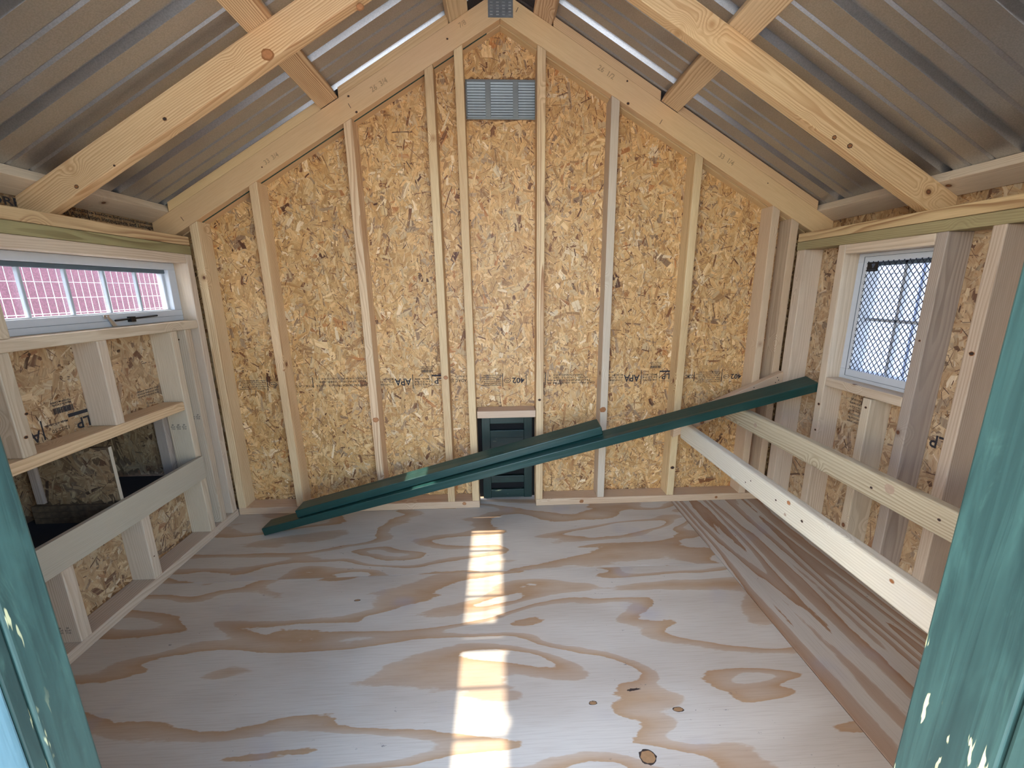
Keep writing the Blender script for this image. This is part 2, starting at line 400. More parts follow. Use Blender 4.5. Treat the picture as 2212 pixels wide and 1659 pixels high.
PAL = [((222, 184, 128), 28), ((212, 172, 114), 26), ((230, 200, 148), 14), ((200, 158, 100), 14), ((214, 186, 142), 9), ((182, 140, 90), 6),
       ((184, 156, 122), 4), ((156, 126, 96), 2), ((190, 132, 76), 1.6), ((132, 88, 52), 1.5), ((238, 218, 180), 3), ((98, 60, 34), 0.6)]
PALC = np.array([lin(*c)[:3] for c, w in PAL]); PALW = np.array([w for c, w in PAL], float); PALW /= PALW.sum()
def strands(name, parent, O, eu, ev, rects, dens=8500, seed=1, clip=None, tone=1.0, dull=0.0):
    """Wood flakes pressed on an OSB face: every flake a small thin sheet of its own, at its own depth."""
    rg = np.random.default_rng(seed); P = []; 
    for u0, u1, v0, v1 in rects:
        n = int((u1 - u0) * (v1 - v0) * dens); P.append(np.stack([rg.uniform(u0, u1, n), rg.uniform(v0, v1, n)], 1))
    P = np.concatenate(P)
    if clip is not None: P = P[clip(P[:, 0], P[:, 1])]
    n = len(P); t = rg.random(n)
    L = np.where(t < 0.30, rg.lognormal(math.log(0.074), 0.36, n), np.where(t < 0.60, rg.lognormal(math.log(0.050), 0.40, n), rg.lognormal(math.log(0.024), 0.50, n)))
    Wd = np.where(t < 0.30, rg.lognormal(math.log(0.0215), 0.38, n), np.where(t < 0.60, rg.lognormal(math.log(0.0095), 0.45, n), rg.lognormal(math.log(0.0018), 0.45, n)))
    L = np.clip(L, 0.006, 0.13); Wd = np.clip(Wd, 0.0008, 0.042)
    # upright bias as in the photographed sheets
    A = rg.uniform(0, math.pi, n); A = np.where(rg.random(n) < 0.35, rg.normal(math.pi / 2, 0.40, n), A)
    Z = np.where(t < 0.30, rg.uniform(0.0002, 0.0013, n), np.where(t < 0.60, rg.uniform(0.0005, 0.0015, n), rg.uniform(0.0007, 0.0017, n)))
    ci = rg.choice(len(PALC), n, p=PALW); Cc = PALC[ci].copy()
    sl = t >= 0.60; dk = rg.random(n) < 0.68
    Cc[sl & dk] = PALC[rg.choice([5, 9, 9, 11, 9, 11], (sl & dk).sum())]
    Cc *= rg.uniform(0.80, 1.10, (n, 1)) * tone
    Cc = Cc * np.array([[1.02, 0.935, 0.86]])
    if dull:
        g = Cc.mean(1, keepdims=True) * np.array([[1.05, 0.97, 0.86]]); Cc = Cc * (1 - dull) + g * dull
    ca, sa = np.cos(A), np.sin(A)
    tx = np.array([-1, 0, 1, 1, 0, -1.0]); ty = np.array([-1, -1, -1, 1, 1, 1.0])
    lx = tx[None] * L[:, None] / 2 * (1 + rg.uniform(-0.28, 0.12, (n, 6))) ; ly = ty[None] * Wd[:, None] / 2 * (1 + rg.uniform(-0.4, 0.25, (n, 6)))
    ly += (rg.uniform(-0.25, 0.25, (n, 1)) * Wd[:, None]) * (tx[None] ** 2)
    U = P[:, :1] + lx * ca[:, None] - ly * sa[:, None]; V = P[:, 1:] + lx * sa[:, None] + ly * ca[:, None]
    Zt = Z[:, None] + tx[None] * rg.uniform(-0.00018, 0.00018, (n, 1))
    # keep every flake on its sheet
    inside = np.zeros(n, bool)
    for u0, u1, v0, v1 in rects:
        inside |= (U.min(1) > u0 - 0.004) & (U.max(1) < u1 + 0.004) & (V.min(1) > v0 - 0.004) & (V.max(1) < v1 + 0.004)
    if clip is not None: inside = np.all(np.stack([clip(U[:, k], V[:, k], 0.012) for k in range(6)], 1), 1)
    U, V, Zt, Cc, lx, ly = U[inside], V[inside], Zt[inside], Cc[inside], lx[inside], ly[inside]; n = len(U)
    eu = np.array(eu, float); ev = np.array(ev, float); nn = np.cross(eu, ev)
    co = U[..., None] * eu + V[..., None] * ev + Zt[..., None] * nn
    me = D.meshes.new(name); nv = n * 6
    me.vertices.add(nv); me.vertices.foreach_set('co', co.reshape(-1))
    base = (np.arange(n) * 6)[:, None]
    idx = np.concatenate([base + np.array([[0, 1, 4, 5]]), base + np.array([[1, 2, 3, 4]])], 1).reshape(-1)
    me.loops.add(len(idx)); me.loops.foreach_set('vertex_index', idx.astype(np.int32))
    me.polygons.add(n * 2); me.polygons.foreach_set('loop_start', (np.arange(n * 2) * 4).astype(np.int32)); me.polygons.foreach_set('loop_total', np.full(n * 2, 4, np.int32))
    me.update(calc_edges=True)
    at = me.attributes.new('tone', 'FLOAT_COLOR', 'POINT'); cc = np.ones((n, 6, 4)); cc[..., :3] = Cc[:, None]; at.data.foreach_set('color', cc.reshape(-1))
    uvl = me.uv_layers.new(name='UVMap'); uu = np.stack([lx + rg.uniform(0, 50, (n, 1)), ly + rg.uniform(0, 50, (n, 1))], 2).reshape(-1, 2)
    uvl.data.foreach_set('uv', uu[idx].reshape(-1)); me.materials.append(M['osb'])
    o = D.objects.new(name, me); COL.objects.link(o); place(o, Matrix.Translation(Vector(O)), parent); o['kind'] = 'stuff'
    return o

# ================================================================== GROUND AND NEIGHBOURS (outside)
g = box('ground', None, M['ground'], -30, 30, -30, 30, -0.45, -0.30); g['kind'] = 'structure'
rb = empty('red_shed', (-4.6, 1.6, -0.3), 'red sided shed seen through the left window, behind white welded wire', 'shed')
box('wall', rb, M['redwall'], -5.9, -3.4, -1.2, 6.4, -0.3, 1.95)
bm = bmesh.new()
for v in [[(-3.3, -1.4, 1.93), (-3.3, 6.6, 1.93), (-4.65, 6.6, 2.3), (-4.65, -1.4, 2.3)], [(-6.0, -1.4, 1.93), (-6.0, 6.6, 1.93), (-4.65, 6.6, 2.3), (-4.65, -1.4, 2.3)]]:
    lo = [bm.verts.new(p) for p in v]; hi = [bm.verts.new((p[0], p[1], p[2] + 0.04)) for p in v]
    bm.faces.new(lo); bm.faces.new(hi)
    for i in range(4): bm.faces.new((lo[i], lo[(i + 1) % 4], hi[(i + 1) % 4], hi[i]))
bmesh.ops.recalc_face_normals(bm, faces=bm.faces)
bmobj('roof', bm, M['metal'], Matrix.Translation((-4.65, 1.6, 0)) @ Matrix.Translation((4.65, -1.6, 0)), rb)
wb = empty('white_shed', (4.8, 1.5, -0.3), 'white sided building seen through the diamond mesh of the right window', 'shed')
box('wall', wb, M['whitewall'], 3.4, 6.0, -1.5, 5.0, -0.3, 2.6)
for i in range(16):
    y = -1.3 + i * 0.41
    box('batten', wb, M['whitewall'], 3.37, 3.41, y, y + 0.05, -0.3, 2.58, 0.004)

# ================================================================== FLOOR
fl = box('floor', None, M['core'], XL - SD, XR + SD, 0.10, YB + SD + 0.05, -0.30, -0.018); fl['kind'] = 'structure'
def ply(x0, x1, y0, y1, m): return box('plywood_sheet', fl, m, x0, x1, y0, y1, -0.018, 0.0, 0.0008)
ply(OXL, 0.9405, 1.4845, OYB + 0.03, M['ply']); ply(OXL, 0.9405, 0.13, 1.4830, M['ply2']); ply(0.943, OXR, 0.13, OYB, M['plyr'])
# knots and a split in the plywood face
for c, ru, rv, inn in [((0.359, 0.772), 0.022, 0.018, 0), ((-0.537, 1.349), 0.012, 0.005, 0), ((0.485, 0.884), 0.016, 0.007, 0), ((0.255, 0.914), 0.012, 0.006, 0)]:
    disc('knot', fl, M['knotdark'], (c[0], c[1], 0.0003), ru, rv, (1, 0, 0), (0, 1, 0), wob=0.12, seed=int(ru * 1e4))
    disc('knot', fl, M['knot'], (c[0], c[1], 0.0006), ru * 0.82, rv * 0.8, (1, 0, 0), (0, 1, 0), wob=0.08, seed=3)
disc('split', fl, M['knotdark'], (0.381, 0.947, 0.0004), 0.020, 0.004, (1, 0.1, 0), (-0.1, 1, 0), wob=0.3, seed=8)

# ================================================================== BACK WALL
wbk = empty('wall_back', (0, YB, 0), kind='structure')
VX0, VX1, VZ0, VZ1 = -0.108, 0.204, 1.889, 2.044
DX0, DX1, DZ1 = -0.098, 0.200, 0.497
bm = bmesh.new()
def gab(x0, x1, z0, z1=None):
    a = roofz(x0, VR + VP - 0.001) if z1 is None else z1; b = roofz(x1, VR + VP - 0.001) if z1 is None else z1
    c0 = [(x0, OYB, z0), (x1, OYB, z0), (x1, OYB + 0.011, z0), (x0, OYB + 0.011, z0)]
    c1 = [(x0, OYB, a), (x1, OYB, b), (x1, OYB + 0.011, b), (x0, OYB + 0.011, a)]
    hexa(bm, c0 + c1)
gab(-1.5125, OXL, 1.335); gab(OXR, 1.6155, 1.335); gab(OXL, VX0, 0); gab(VX1, OXR, 0); gab(VX0, XA, VZ1); gab(XA, VX1, VZ1); gab(VX0, VX1, 0.52, VZ0)
bmobj('osb_sheet', bm, M['core'], None, wbk)
def clip_back(u, v, m=0.0):
    ok = (v < ZA + VR - SL * np.abs(u - XA) - 0.0) & (v > 0.03) & (u > OXL + m) & (u < OXR - m)
    ok &= ~((u > VX0 - m * 0.2) & (u < VX1 + m * 0.2) & (v > VZ0 - m * 0.2) & (v < VZ1 + m * 0.2))
    ok &= ~((u > DX0 - m) & (u < DX1 + m) & (v < 0.52)); return ok
strands('wood_strands', wbk, (0, OYB, 0), (1, 0, 0), (0, 0, 1), [(-1.42, 1.50, 0.03, 2.25)], 14500, 5, clip_back, 1.0, 0.0)
# eu x ev = x × z = -y : depth grows towards the room
top = lambda x: roofz(x, -0.0005)
S = [(-1.352, -1.352, 'pine'), (-1.0685, -1.054, 'pine2'), (-0.634, -0.626, 'pine'), (-0.277, -0.266, 'pine2'), (-0.150, -0.137, 'pine2'),
     (0.2025, 0.2012, 'pine2'), (0.528, 0.533, 'spf'), (0.921, 0.913, 'pine2'), (1.309, 1.313, 'pink'), (1.408, 1.4076, 'pink')]
for xt, xb, m in S:
    vbeam('stud', wbk, M[m], xb, xb + 0.0375, YB, OYB - 0.0005, 0.038, 2.0, dx=xt - xb, top=top)
xbeam('sole_plate', wbk, M['sole'], XL, DX0, YB, OYB, 0.0, 0.038); xbeam('sole_plate', wbk, M['sole'], DX1 + 0.0027, XR, YB, OYB, 0.0, 0.038)
xbeam('header', wbk, M['pink'], -0.0985, 0.1995, YB, OYB, 0.4975, 0.5345)
# rear sloped plate of the gable and the green strip beside it
def slope8(x0, x1, y0, y1, dz0, dz1):
    a = [(x0, y0, roofz(x0, dz0)), (x0, y1, roofz(x0, dz0)), (x0, y1, roofz(x0, dz1)), (x0, y0, roofz(x0, dz1))]
    b = [(x1, y0, roofz(x1, dz0)), (x1, y1, roofz(x1, dz0)), (x1, y1, roofz(x1, dz1)), (x1, y0, roofz(x1, dz1))]
    return a + b
beam8('sloped_plate', wbk, M['fir'], slope8(XA, OXL + 0.02, YB + 0.046, OYB, 0.0, VR), 0.002)
beam8('sloped_plate', wbk, M['fir'], slope8(XA, OXR - 0.02, YB + 0.046, OYB, 0.0, VR), 0.002)
beam8('green_strip', wbk, M['drip'], slope8(-0.01, XL + 0.02, YB + 0.0385, YB + 0.0455, -0.0006, 0.03), 0.0)
# sheathing print (turned upside down, as the sheet was nailed)
RR, UU = (-1, 0, 0), (0, 0, -1); TY = OYB - 0.0024
def tb(s, x0, x1, z, h, m='ink', name='print'): text(name, wbk, M[m], s, ((x0 + x1) / 2, TY, z), h, RR, UU, abs(x1 - x0))
def bars(x, z0=0.645, z1=0.715, w=0.0035, name='print_bar'): box(name, wbk, M['ink'], x - w / 2, x + w / 2, TY, TY + 0.0003, z0, z1)
small = ['THE SPAN RATING IS FOR SHEATHING', 'SPACING OF SUPPORTS IS MAXIMUM', 'PANEL EDGES SHALL BE SPACED 1/8"', 'STRENGTH AXIS THIS DIRECTION', 'INSTALL THIS SIDE DOWN ON ROOF']
def block(x0, x1, zc=0.676, n=5, hh=0.0062):
    for i in range(n):
        tb(small[i % 5], x0 + (0.012 if i % 2 else 0), x1, zc + (i - n / 2 + 0.5) * 0.0105, hh)
block(-1.30, -1.168); bars(-1.160); 
disc('print_oval', wbk, M['ink'], (-1.132, TY, 0.676), 0.021, 0.013, RR, UU, 24, 0.84); tb('APA', -1.146, -1.118, 0.676, 0.008)
bars(-0.933, 0.655, 0.71)
tb('RATED SHEATHING  24/16  7/16 CAT', -1.02, -0.66, 0.664, 0.010, 'inkfaint'); tb('SIZED FOR SPACING  NER-108', -0.90, -0.60, 0.684, 0.009, 'inkfaint'); tb('THICKNESS 0.418 IN  EXPOSURE 1', -0.90, -0.62, 0.700, 0.009, 'inkfaint')
def setp(dx, last=True):
    tb('APA', 0.673 + dx, 0.757 + dx, 0.676 - (0.0 if dx else 0.003), 0.036); bars(0.765 + dx, 0.64, 0.715)
    for i, t in enumerate(['04/12/22', '16:22:54', 'MILL 402']): tb(t, 0.775 + dx, 0.85 + dx, 0.662 + i * 0.014, 0.009, 'inkfaint')
    box('print_bar', wbk, M['ink'], 0.862 + dx, 0.925 + dx, TY, TY + 0.0003, 0.703, 0.711)
    text('print', wbk, M['ink'], 'LP', (0.896 + dx, TY, 0.679), 0.030, RR, UU, 0.042)
    for k, (a, b, c, d) in enumerate([(0.862, 0.864, 0.655, 0.703), (0.923, 0.925, 0.655, 0.703), (0.862, 0.925, 0.655, 0.6565)]): box('print_bar', wbk, M['ink'], a + dx, b + dx, TY, TY + 0.0003, c, d)
    bmx = bmesh.new(); rr = random.Random(4); x = 0.0
    while x < 0.058:
        w = rr.choice([0.001, 0.0016, 0.0026]); addbox(bmx, x, x + w, 0, 0.0003, 0, 0.015); x += w + rr.choice([0.0008, 0.0014])
    bmobj('barcode', bmx, M['ink'], Matrix.Translation((0.811 + dx, TY, 0.724)), wbk)
    tb('Made in Canada', 0.812 + dx, 0.868 + dx, 0.745, 0.006); tb('Fabrique au Canada', 0.808 + dx, 0.870 + dx, 0.754, 0.006)
    for i, t in enumerate(['CONFORMS', 'PS 2-10', 'EXP 1']): tb(t, 0.592 + dx, 0.666 + dx, 0.664 + i * 0.014, 0.009, 'inkfaint')
setp(0.0); setp(-1.192)
tb('CCMC', 1.003, 1.046, 0.676, 0.020); bars(1.050, 0.65, 0.70); block(1.058, 1.190, 0.672, 6); bars(1.199, 0.645, 0.712)
disc('print_oval', wbk, M['ink'], (1.224, TY, 0.672), 0.016, 0.011, RR, UU, 24, 0.82); tb('402', 1.248, 1.306, 0.672, 0.026); tb('APA', 1.214, 1.234, 0.672, 0.007)
block(-0.075, 0.028, 0.676, 6); bars(0.036, 0.64, 0.712); disc('print_oval', wbk, M['ink'], (0.060, TY, 0.673), 0.018, 0.012, RR, UU, 24, 0.82); tb('402', 0.086, 0.150, 0.673, 0.028); tb('APA', 0.049, 0.071, 0.673, 0.007)
bars(0.159, 0.645, 0.712, 0.003); bars(0.259, 0.645, 0.712)
for i, t in enumerate(['CAT PRP-108  HUD-UM-40', 'THICKNESS 0.354 IN', 'BOND CLASS 2.5  24/0', 'SHEATHING O-3']): tb(t, 0.270 + 0.03 * (i > 1), 0.520 - 0.02 * i, 0.655 + i * 0.014, 0.009, 'inkfaint')
tb('ADAC 32/16', -0.262, -0.150, 0.678, 0.016, 'inkfaint'); tb('1-926', -0.19, -0.15, 0.70, 0.008, 'inkfaint')

# ================================================================== GABLE VENT
vent = empty('gable_vent', (0.048, OYB - 0.004, VZ0), 'galvanised steel louvre vent high in the gable between two studs', 'vent')
def vslab(n, x0, x1, z0, z1, y0=OYB - 0.004, y1=OYB - 0.001): return box(n, vent, M['zinc'], x0, x1, y0, y1, z0, z1, 0.0006)
vslab('flange', VX0 - 0.002, VX1 + 0.002, VZ1 - 0.006, VZ1 + 0.002); vslab('flange', VX0 - 0.002, VX1 + 0.002, VZ0 - 0.002, VZ0 + 0.006)
vslab('flange', VX0 - 0.002, VX0 + 0.005, VZ0, VZ1); vslab('flange', VX1 - 0.004, VX1 + 0.002, VZ0, VZ1)
vslab('mullion', -0.022, 0.002, VZ0, VZ1, OYB - 0.003, OYB + 0.002); vslab('mullion', 0.102, 0.126, VZ0, VZ1, OYB - 0.003, OYB + 0.002)
lv = None
for x0, x1 in ((VX0 + 0.004, -0.022), (0.002, 0.102), (0.126, VX1 - 0.004)):
    bmx = bmesh.new(); w = x1 - x0
    hexa(bmx, [(0, 0.0, 0.0070), (w, 0.0, 0.0070), (w, 0.0008, 0.0070), (0, 0.0008, 0.0070), (0, 0.005, 0.0), (w, 0.005, 0.0), (w, 0.0058, 0.0), (0, 0.0058, 0.0)])
    me = D.meshes.new('louver'); bmx.to_mesh(me); bmx.free(); me.materials.append(M['zinc'])
    for k in range(13):
        o = D.objects.new('louver', me); COL.objects.link(o); place(o, Matrix.Translation((x0, OYB - 0.003, VZ0 + 0.006 + k * 0.0112)), vent)
box('backing', vent, M['gap'], VX0, VX1, OYB + 0.012, OYB + 0.016, VZ0, VZ1)

# ================================================================== POP DOOR
pd = empty('pop_door', (0.053, OYB + 0.01, 0.0), 'small dark green boarded pop door at the foot of the back wall', 'door')
yd = OYB + 0.004
vbeam('stile', pd, M['greendoor'], -0.080, -0.036, yd, yd + 0.018, 0.004, 0.500, 0.0015); vbeam('stile', pd, M['greendoor'], 0.146, 0.189, yd, yd + 0.018, 0.004, 0.500, 0.0015)
for z0, z1 in ((0.436, 0.500), (0.356, 0.398), (0.094, 0.134), (0.006, 0.052)):
    xbeam('rail', pd, M['greendoor'], -0.036, 0.146, yd + 0.001, yd + 0.018, z0, z1, 0.0015)
xbeam('panel', pd, M['greendoor'], -0.036, 0.146, yd + 0.016, yd + 0.024, 0.170, 0.356, 0.001)
box('backing', pd, M['gap'], DX0 - 0.02, DX1 + 0.02, yd + 0.026, yd + 0.040, -0.06, 0.53)

# ================================================================== LEFT WALL
wl_ = empty('wall_left', (XL, 1.2, 0), kind='structure')
YE = 1.986   # wall ends here, leaving the dark joint beside the corner stud
NZ0, NZ1 = 0.300, 0.640
WZ0, WZ1 = 1.015, 1.262
slab('osb_sheet', wl_, M['core'], [(YF - 0.1, OYB, 0.0, 0.300), (1.80, OYB, 0.30, 0.64), (YF - 0.1, OYB, 0.638, WZ0), (1.93, OYB, WZ0, WZ1), (YF - 0.1, OYB, WZ1, 1.372), (1.16, 1.20, WZ0, WZ1)], 'X', OXL - 0.011, OXL)
EXL, EXR = -1.5125, 1.6155
slab('fascia_sheet', wl_, M['core'], [(0.2, OYB + 0.02, 1.33, 1.53)], 'X', EXL - 0.011, EXL); box('soffit', wl_, M['core'], EXL, OXL, 0.2, OYB + 0.02, 1.335, 1.345)
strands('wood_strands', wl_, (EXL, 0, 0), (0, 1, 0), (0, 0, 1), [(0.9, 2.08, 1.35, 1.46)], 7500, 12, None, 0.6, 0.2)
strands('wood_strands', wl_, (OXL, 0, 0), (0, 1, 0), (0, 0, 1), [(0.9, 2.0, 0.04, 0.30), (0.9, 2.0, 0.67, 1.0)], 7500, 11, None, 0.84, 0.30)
xl0, xl1 = OXL + 0.0005, XL
def lv_(n, m, y0, y1, z0, z1, dy=0.0, d0=None): return vbeam(n, wl_, M[m], d0 or xl0, xl1, y0, y1, z0, z1, dy=dy)
lv_('stud', 'spf', 1.952, YE + 0.003, 0.038, 1.301, -0.004)
lv_('stud', 'spf', 1.870, 1.906, 0.038, 0.978, -0.010)
lv_('stud', 'spf', 1.788, 1.823, 0.038, 0.978, -0.011)
lv_('stud', 'spf', 1.452, 1.488, 0.6765, 0.978); lv_('stud', 'spf', 1.461, 1.498, 0.038, 0.31)
lv_('stud', 'spf', 1.156, 1.193, 0.6765, 0.978); lv_('stud', 'spf', 1.165, 1.202, 0.038, 0.31)
lv_('stud', 'spf', 1.150, 1.207, 1.015, 1.262)
for y in (0.86, 0.56):
    lv_('stud', 'spf', y, y + 0.037, 0.6765, 0.978); lv_('stud', 'spf', y, y + 0.037, 0.038, 0.31)
lv_('stud', 'spf', 0.37, 0.407, 0.038, 1.301)
ybeam('sole_plate', wl_, M['spf'], XL - SD, XL, YF, 1.9985, 0.0, 0.038)
ybeam('rail', wl_, M['pine'], xl0, XL, YF, 1.7765, 0.6385, 0.6760)
ybeam('sill', wl_, M['spf'], xl0, XL, YF + 0.05, 1.9455, 0.978, 1.0145)
ybeam('header', wl_, M['spf'], xl0, XL, YF + 0.05, 1.9475, 1.2625, 1.3005)
ybeam('top_plate', wl_, M['treated'], XL - SD, XL, YF, YE, 1.3010, 1.3385)
ybeam('top_plate', wl_, M['yellow'], XL - SD, XL, YF, YE, 1.3395, ZT)
# print on the sheathing
LR, LU = (0, -1, 0), (0, 0, -1); LX = OXL + 0.0024
def tl(s, y0, y1, z, h, r=LR, u=LU, m='ink'): text('print', wl_, M[m], s, (LX, (y0 + y1) / 2, z), h, r, u, abs(y1 - y0))
tl('LP', 1.405, 1.452, 0.700, 0.036); box('print_bar', wl_, M['ink'], LX - 0.0003, LX, 1.385, 1.452, 0.730, 0.742)
bmx = bmesh.new(); rr = random.Random(9); y = 0.0
while y < 0.062:
    w = rr.choice([0.001, 0.0018, 0.003]); addbox(bmx, 0, 0.0003, y, y + w, 0, 0.020); y += w + rr.choice([0.0008, 0.0014])
bmobj('barcode', bmx, M['ink'], Matrix.Translation((LX - 0.0003, 1.345, 0.752)), wl_)
tl('Made in Canada', 1.345, 1.405, 0.780, 0.007); tl('Fabrique au Canada', 1.340, 1.405, 0.790, 0.007)
tl('12:22:50', 1.325, 1.38, 0.700, 0.012, m='inkfaint'); tl('Made in Canada', 1.31, 1.38, 0.722, 0.008); tl('A', 1.262, 1.292, 0.700, 0.036)
box('print_bar', wl_, M['ink'], LX - 0.0003, LX, 1.298, 1.302, 0.682, 0.745)
for i in range(3): tl('PANEL EDGES SHALL BE SPACED', 1.66, 1.765, 0.725 + i * 0.011, 0.006)
LX = EXL + 0.0024
tl('(read Application Instructions and Limitations', 1.58, 2.03, 1.4145, 0.014, (0, 1, 0), (0, 0, 1)); tl('instructions before beginning installation', 1.60, 2.03, 1.4315, 0.010, (0, 1, 0), (0, 0, 1))
tl('CORP', 1.36, 1.48, 1.420, 0.024, (0, 1, 0), (0, 0, 1))
def stamp(parent, x, y, z, right, up, k=2, h=0.011):
    for i in range(k): text('grade_stamp', parent, M['ink'], 'SPF\nKD-HT\nSTUD', Vector((x, y, z)) + Vector(right) * (0.024 * i), h * 2.2, right, up, 0.019)
stamp(wl_, XL - 0.070, 1.7812, 0.560, (1, 0, 0), (0, 0, 1), 3)
stamp(wl_, XL - 0.040, 1.8637, 0.580, (1, 0, 0), (0, 0, 1), 2)
stamp(wl_, XL - 0.055, 1.1648, 0.085, (1, 0, 0), (0, 0, 1), 2)

# ================================================================== NEST BOX (built into the left wall)
nb = empty('nest_box', (-1.5, 1.25, 0.30), 'dark nest box opening under the left window with grey lip board', 'nest box')
ybeam('lip_board', nb, M['greyboard'], XL + 0.0005, XL + 0.0185, 0.45, 1.800, 0.309, 0.414, 0.0015)
NX = -1.70
box('nest_floor', nb, M['felt'], NX, XL, 0.45, 1.786, 0.322, 0.330)
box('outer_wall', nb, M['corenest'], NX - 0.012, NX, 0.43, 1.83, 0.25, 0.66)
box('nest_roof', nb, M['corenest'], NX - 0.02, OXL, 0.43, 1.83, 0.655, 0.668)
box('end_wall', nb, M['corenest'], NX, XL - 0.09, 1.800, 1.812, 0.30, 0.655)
strands('wood_strands', nb, (0, 1.7995, 0), (1, 0, 0), (0, 0, 1), [(NX, OXL, 0.335, 0.65)], 7000, 21, None, 0.5, 0.3)  # nest strands toned down so the dim interior sits in their colour
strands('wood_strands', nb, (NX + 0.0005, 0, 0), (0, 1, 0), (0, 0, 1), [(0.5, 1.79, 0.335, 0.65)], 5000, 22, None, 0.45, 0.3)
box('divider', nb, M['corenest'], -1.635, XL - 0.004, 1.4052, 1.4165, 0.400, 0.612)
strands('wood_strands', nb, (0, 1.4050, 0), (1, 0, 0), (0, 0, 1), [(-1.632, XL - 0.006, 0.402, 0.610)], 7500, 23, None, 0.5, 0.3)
for i in range(3): xbeam('cleat', nb, M['corenest'], -1.66, XL - 0.012, 1.396, 1.4165, 0.331 + i * 0.023, 0.353 + i * 0.023, 0.0015)
vbeam('post', nb, M['spfdark'], -1.632, -1.606, 1.392, 1.4045, 0.41, 0.655, 0.002)  # nest posts in darker spruce, shade of the box put into colour
vbeam('post', nb, M['spfdark'], NX + 0.002, NX + 0.040, 1.19, 1.228, 0.331, 0.655, 0.002); vbeam('post', nb, M['spfdark'], OXL - 0.045, OXL - 0.003, 1.760, 1.798, 0.331, 0.655, 0.002)
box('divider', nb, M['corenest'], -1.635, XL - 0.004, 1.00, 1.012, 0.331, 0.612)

box('divider_edge', nb, M['greyboard'], XL - 0.004, XL - 0.0025, 1.4052, 1.4165, 0.400, 0.612)
# ================================================================== LEFT WINDOWS
def awning(name, Y0, Y1):
    w = empty(name, (OXL + 0.02, (Y0 + Y1) / 2, WZ0), kind='structure')
    fx0, fx1 = -1.462, -1.410
    def fr(n, y0, y1, z0, z1, x0=fx0, x1=fx1, m='vinyl', b=0.0015): return box(n, w, M[m], x0, x1, y0, y1, z0, z1, b)
    fr('frame_rail', Y0, Y1, 1.2325, WZ1); fr('frame_rail', Y0, Y1, WZ0, 1.0620)
    fr('frame_stile', Y0, Y0 + 0.003, 1.062, 1.2325); fr('frame_stile', Y1 - 0.042, Y1, 1.062, 1.2325)
    fr('frame_step', Y0, Y1, 1.0365, 1.0375, fx1, fx1 + 0.0012, 'gasket_shade', 0)
    fr('sash_rail', Y0 + 0.016, Y1 - 0.042, 1.217, 1.2325, -1.452, -1.424, 'gasket_shade'); fr('sash_rail', Y0 + 0.016, Y1 - 0.042, 1.062, 1.066, -1.452, -1.424)  # dark top rail: shade of the recessed sash put into its colour
    fr('sash_stile', Y1 - 0.054, Y1 - 0.042, 1.066, 1.217, -1.452, -1.430)
    for k in range(4):
        y = 1.3395 + k * 0.1385 + (Y0 - 1.207)
        fr('muntin', y - 0.0052, y + 0.0052, 1.066, 1.217, -1.437, -1.425, 'muntin')
    gl = box('glass_pane', w, M['glass'], -1.4410, -1.4380, Y0 + 0.003, Y1 - 0.042, 1.064, 1.219)
    if Y1 > 1.5:
        box('sash_latch', w, M['vinyl'], -1.424, -1.412, 1.2085, 1.246, 1.160, 1.189, 0.002)
        bmx = bmesh.new(); n = 0
        for k in range(int((Y1 - Y0) / 0.0254)): tube(bmx, (-1.472, Y0 + 0.01 + k * 0.0254, 1.02), (-1.472, Y0 + 0.01 + k * 0.0254, 1.26), 0.0011, 5)
        for z in (1.072, 1.1235, 1.175, 1.2265): tube(bmx, (-1.474, Y0, z), (-1.474, Y1, z), 0.0011, 5)
        wg = bmobj('wire_guard', bmx, M['wire'], None, w); wg['kind'] = 'stuff'
        # window operator: black bar on two clips and a folded steel arm
        bmx = bmesh.new(); tube(bmx, (-1.400, 1.593, 1.0375), (-1.400, 1.788, 1.0450), 0.0035, 8); addbox(bmx, -1.409, -1.394, 1.655, 1.676, 1.028, 1.048)
        bmobj('stay_bar', bmx, M['black'], None, w)
        bmx = bmesh.new(); hexa(bmx, [(-1.406, 1.567, 1.050), (-1.406, 1.580, 1.046), (-1.403, 1.580, 1.046), (-1.403, 1.567, 1.050), (-1.406, 1.583, 1.018), (-1.406, 1.602, 1.018), (-1.403, 1.602, 1.018), (-1.403, 1.583, 1.018)])
        tube(bmx, (-1.409, 1.560, 1.054), (-1.404, 1.560, 1.054), 0.005, 10); tube(bmx, (-1.409, 1.573, 1.054), (-1.404, 1.573, 1.054), 0.005, 10); addbox(bmx, -1.409, -1.405, 1.556, 1.578, 1.046, 1.060)
        bmobj('stay_arm', bmx, M['steel'], None, w)
    return w
w1 = awning('window_1', 1.2072, 1.9468)
w2 = awning('window_2', 0.4215, 1.1480)

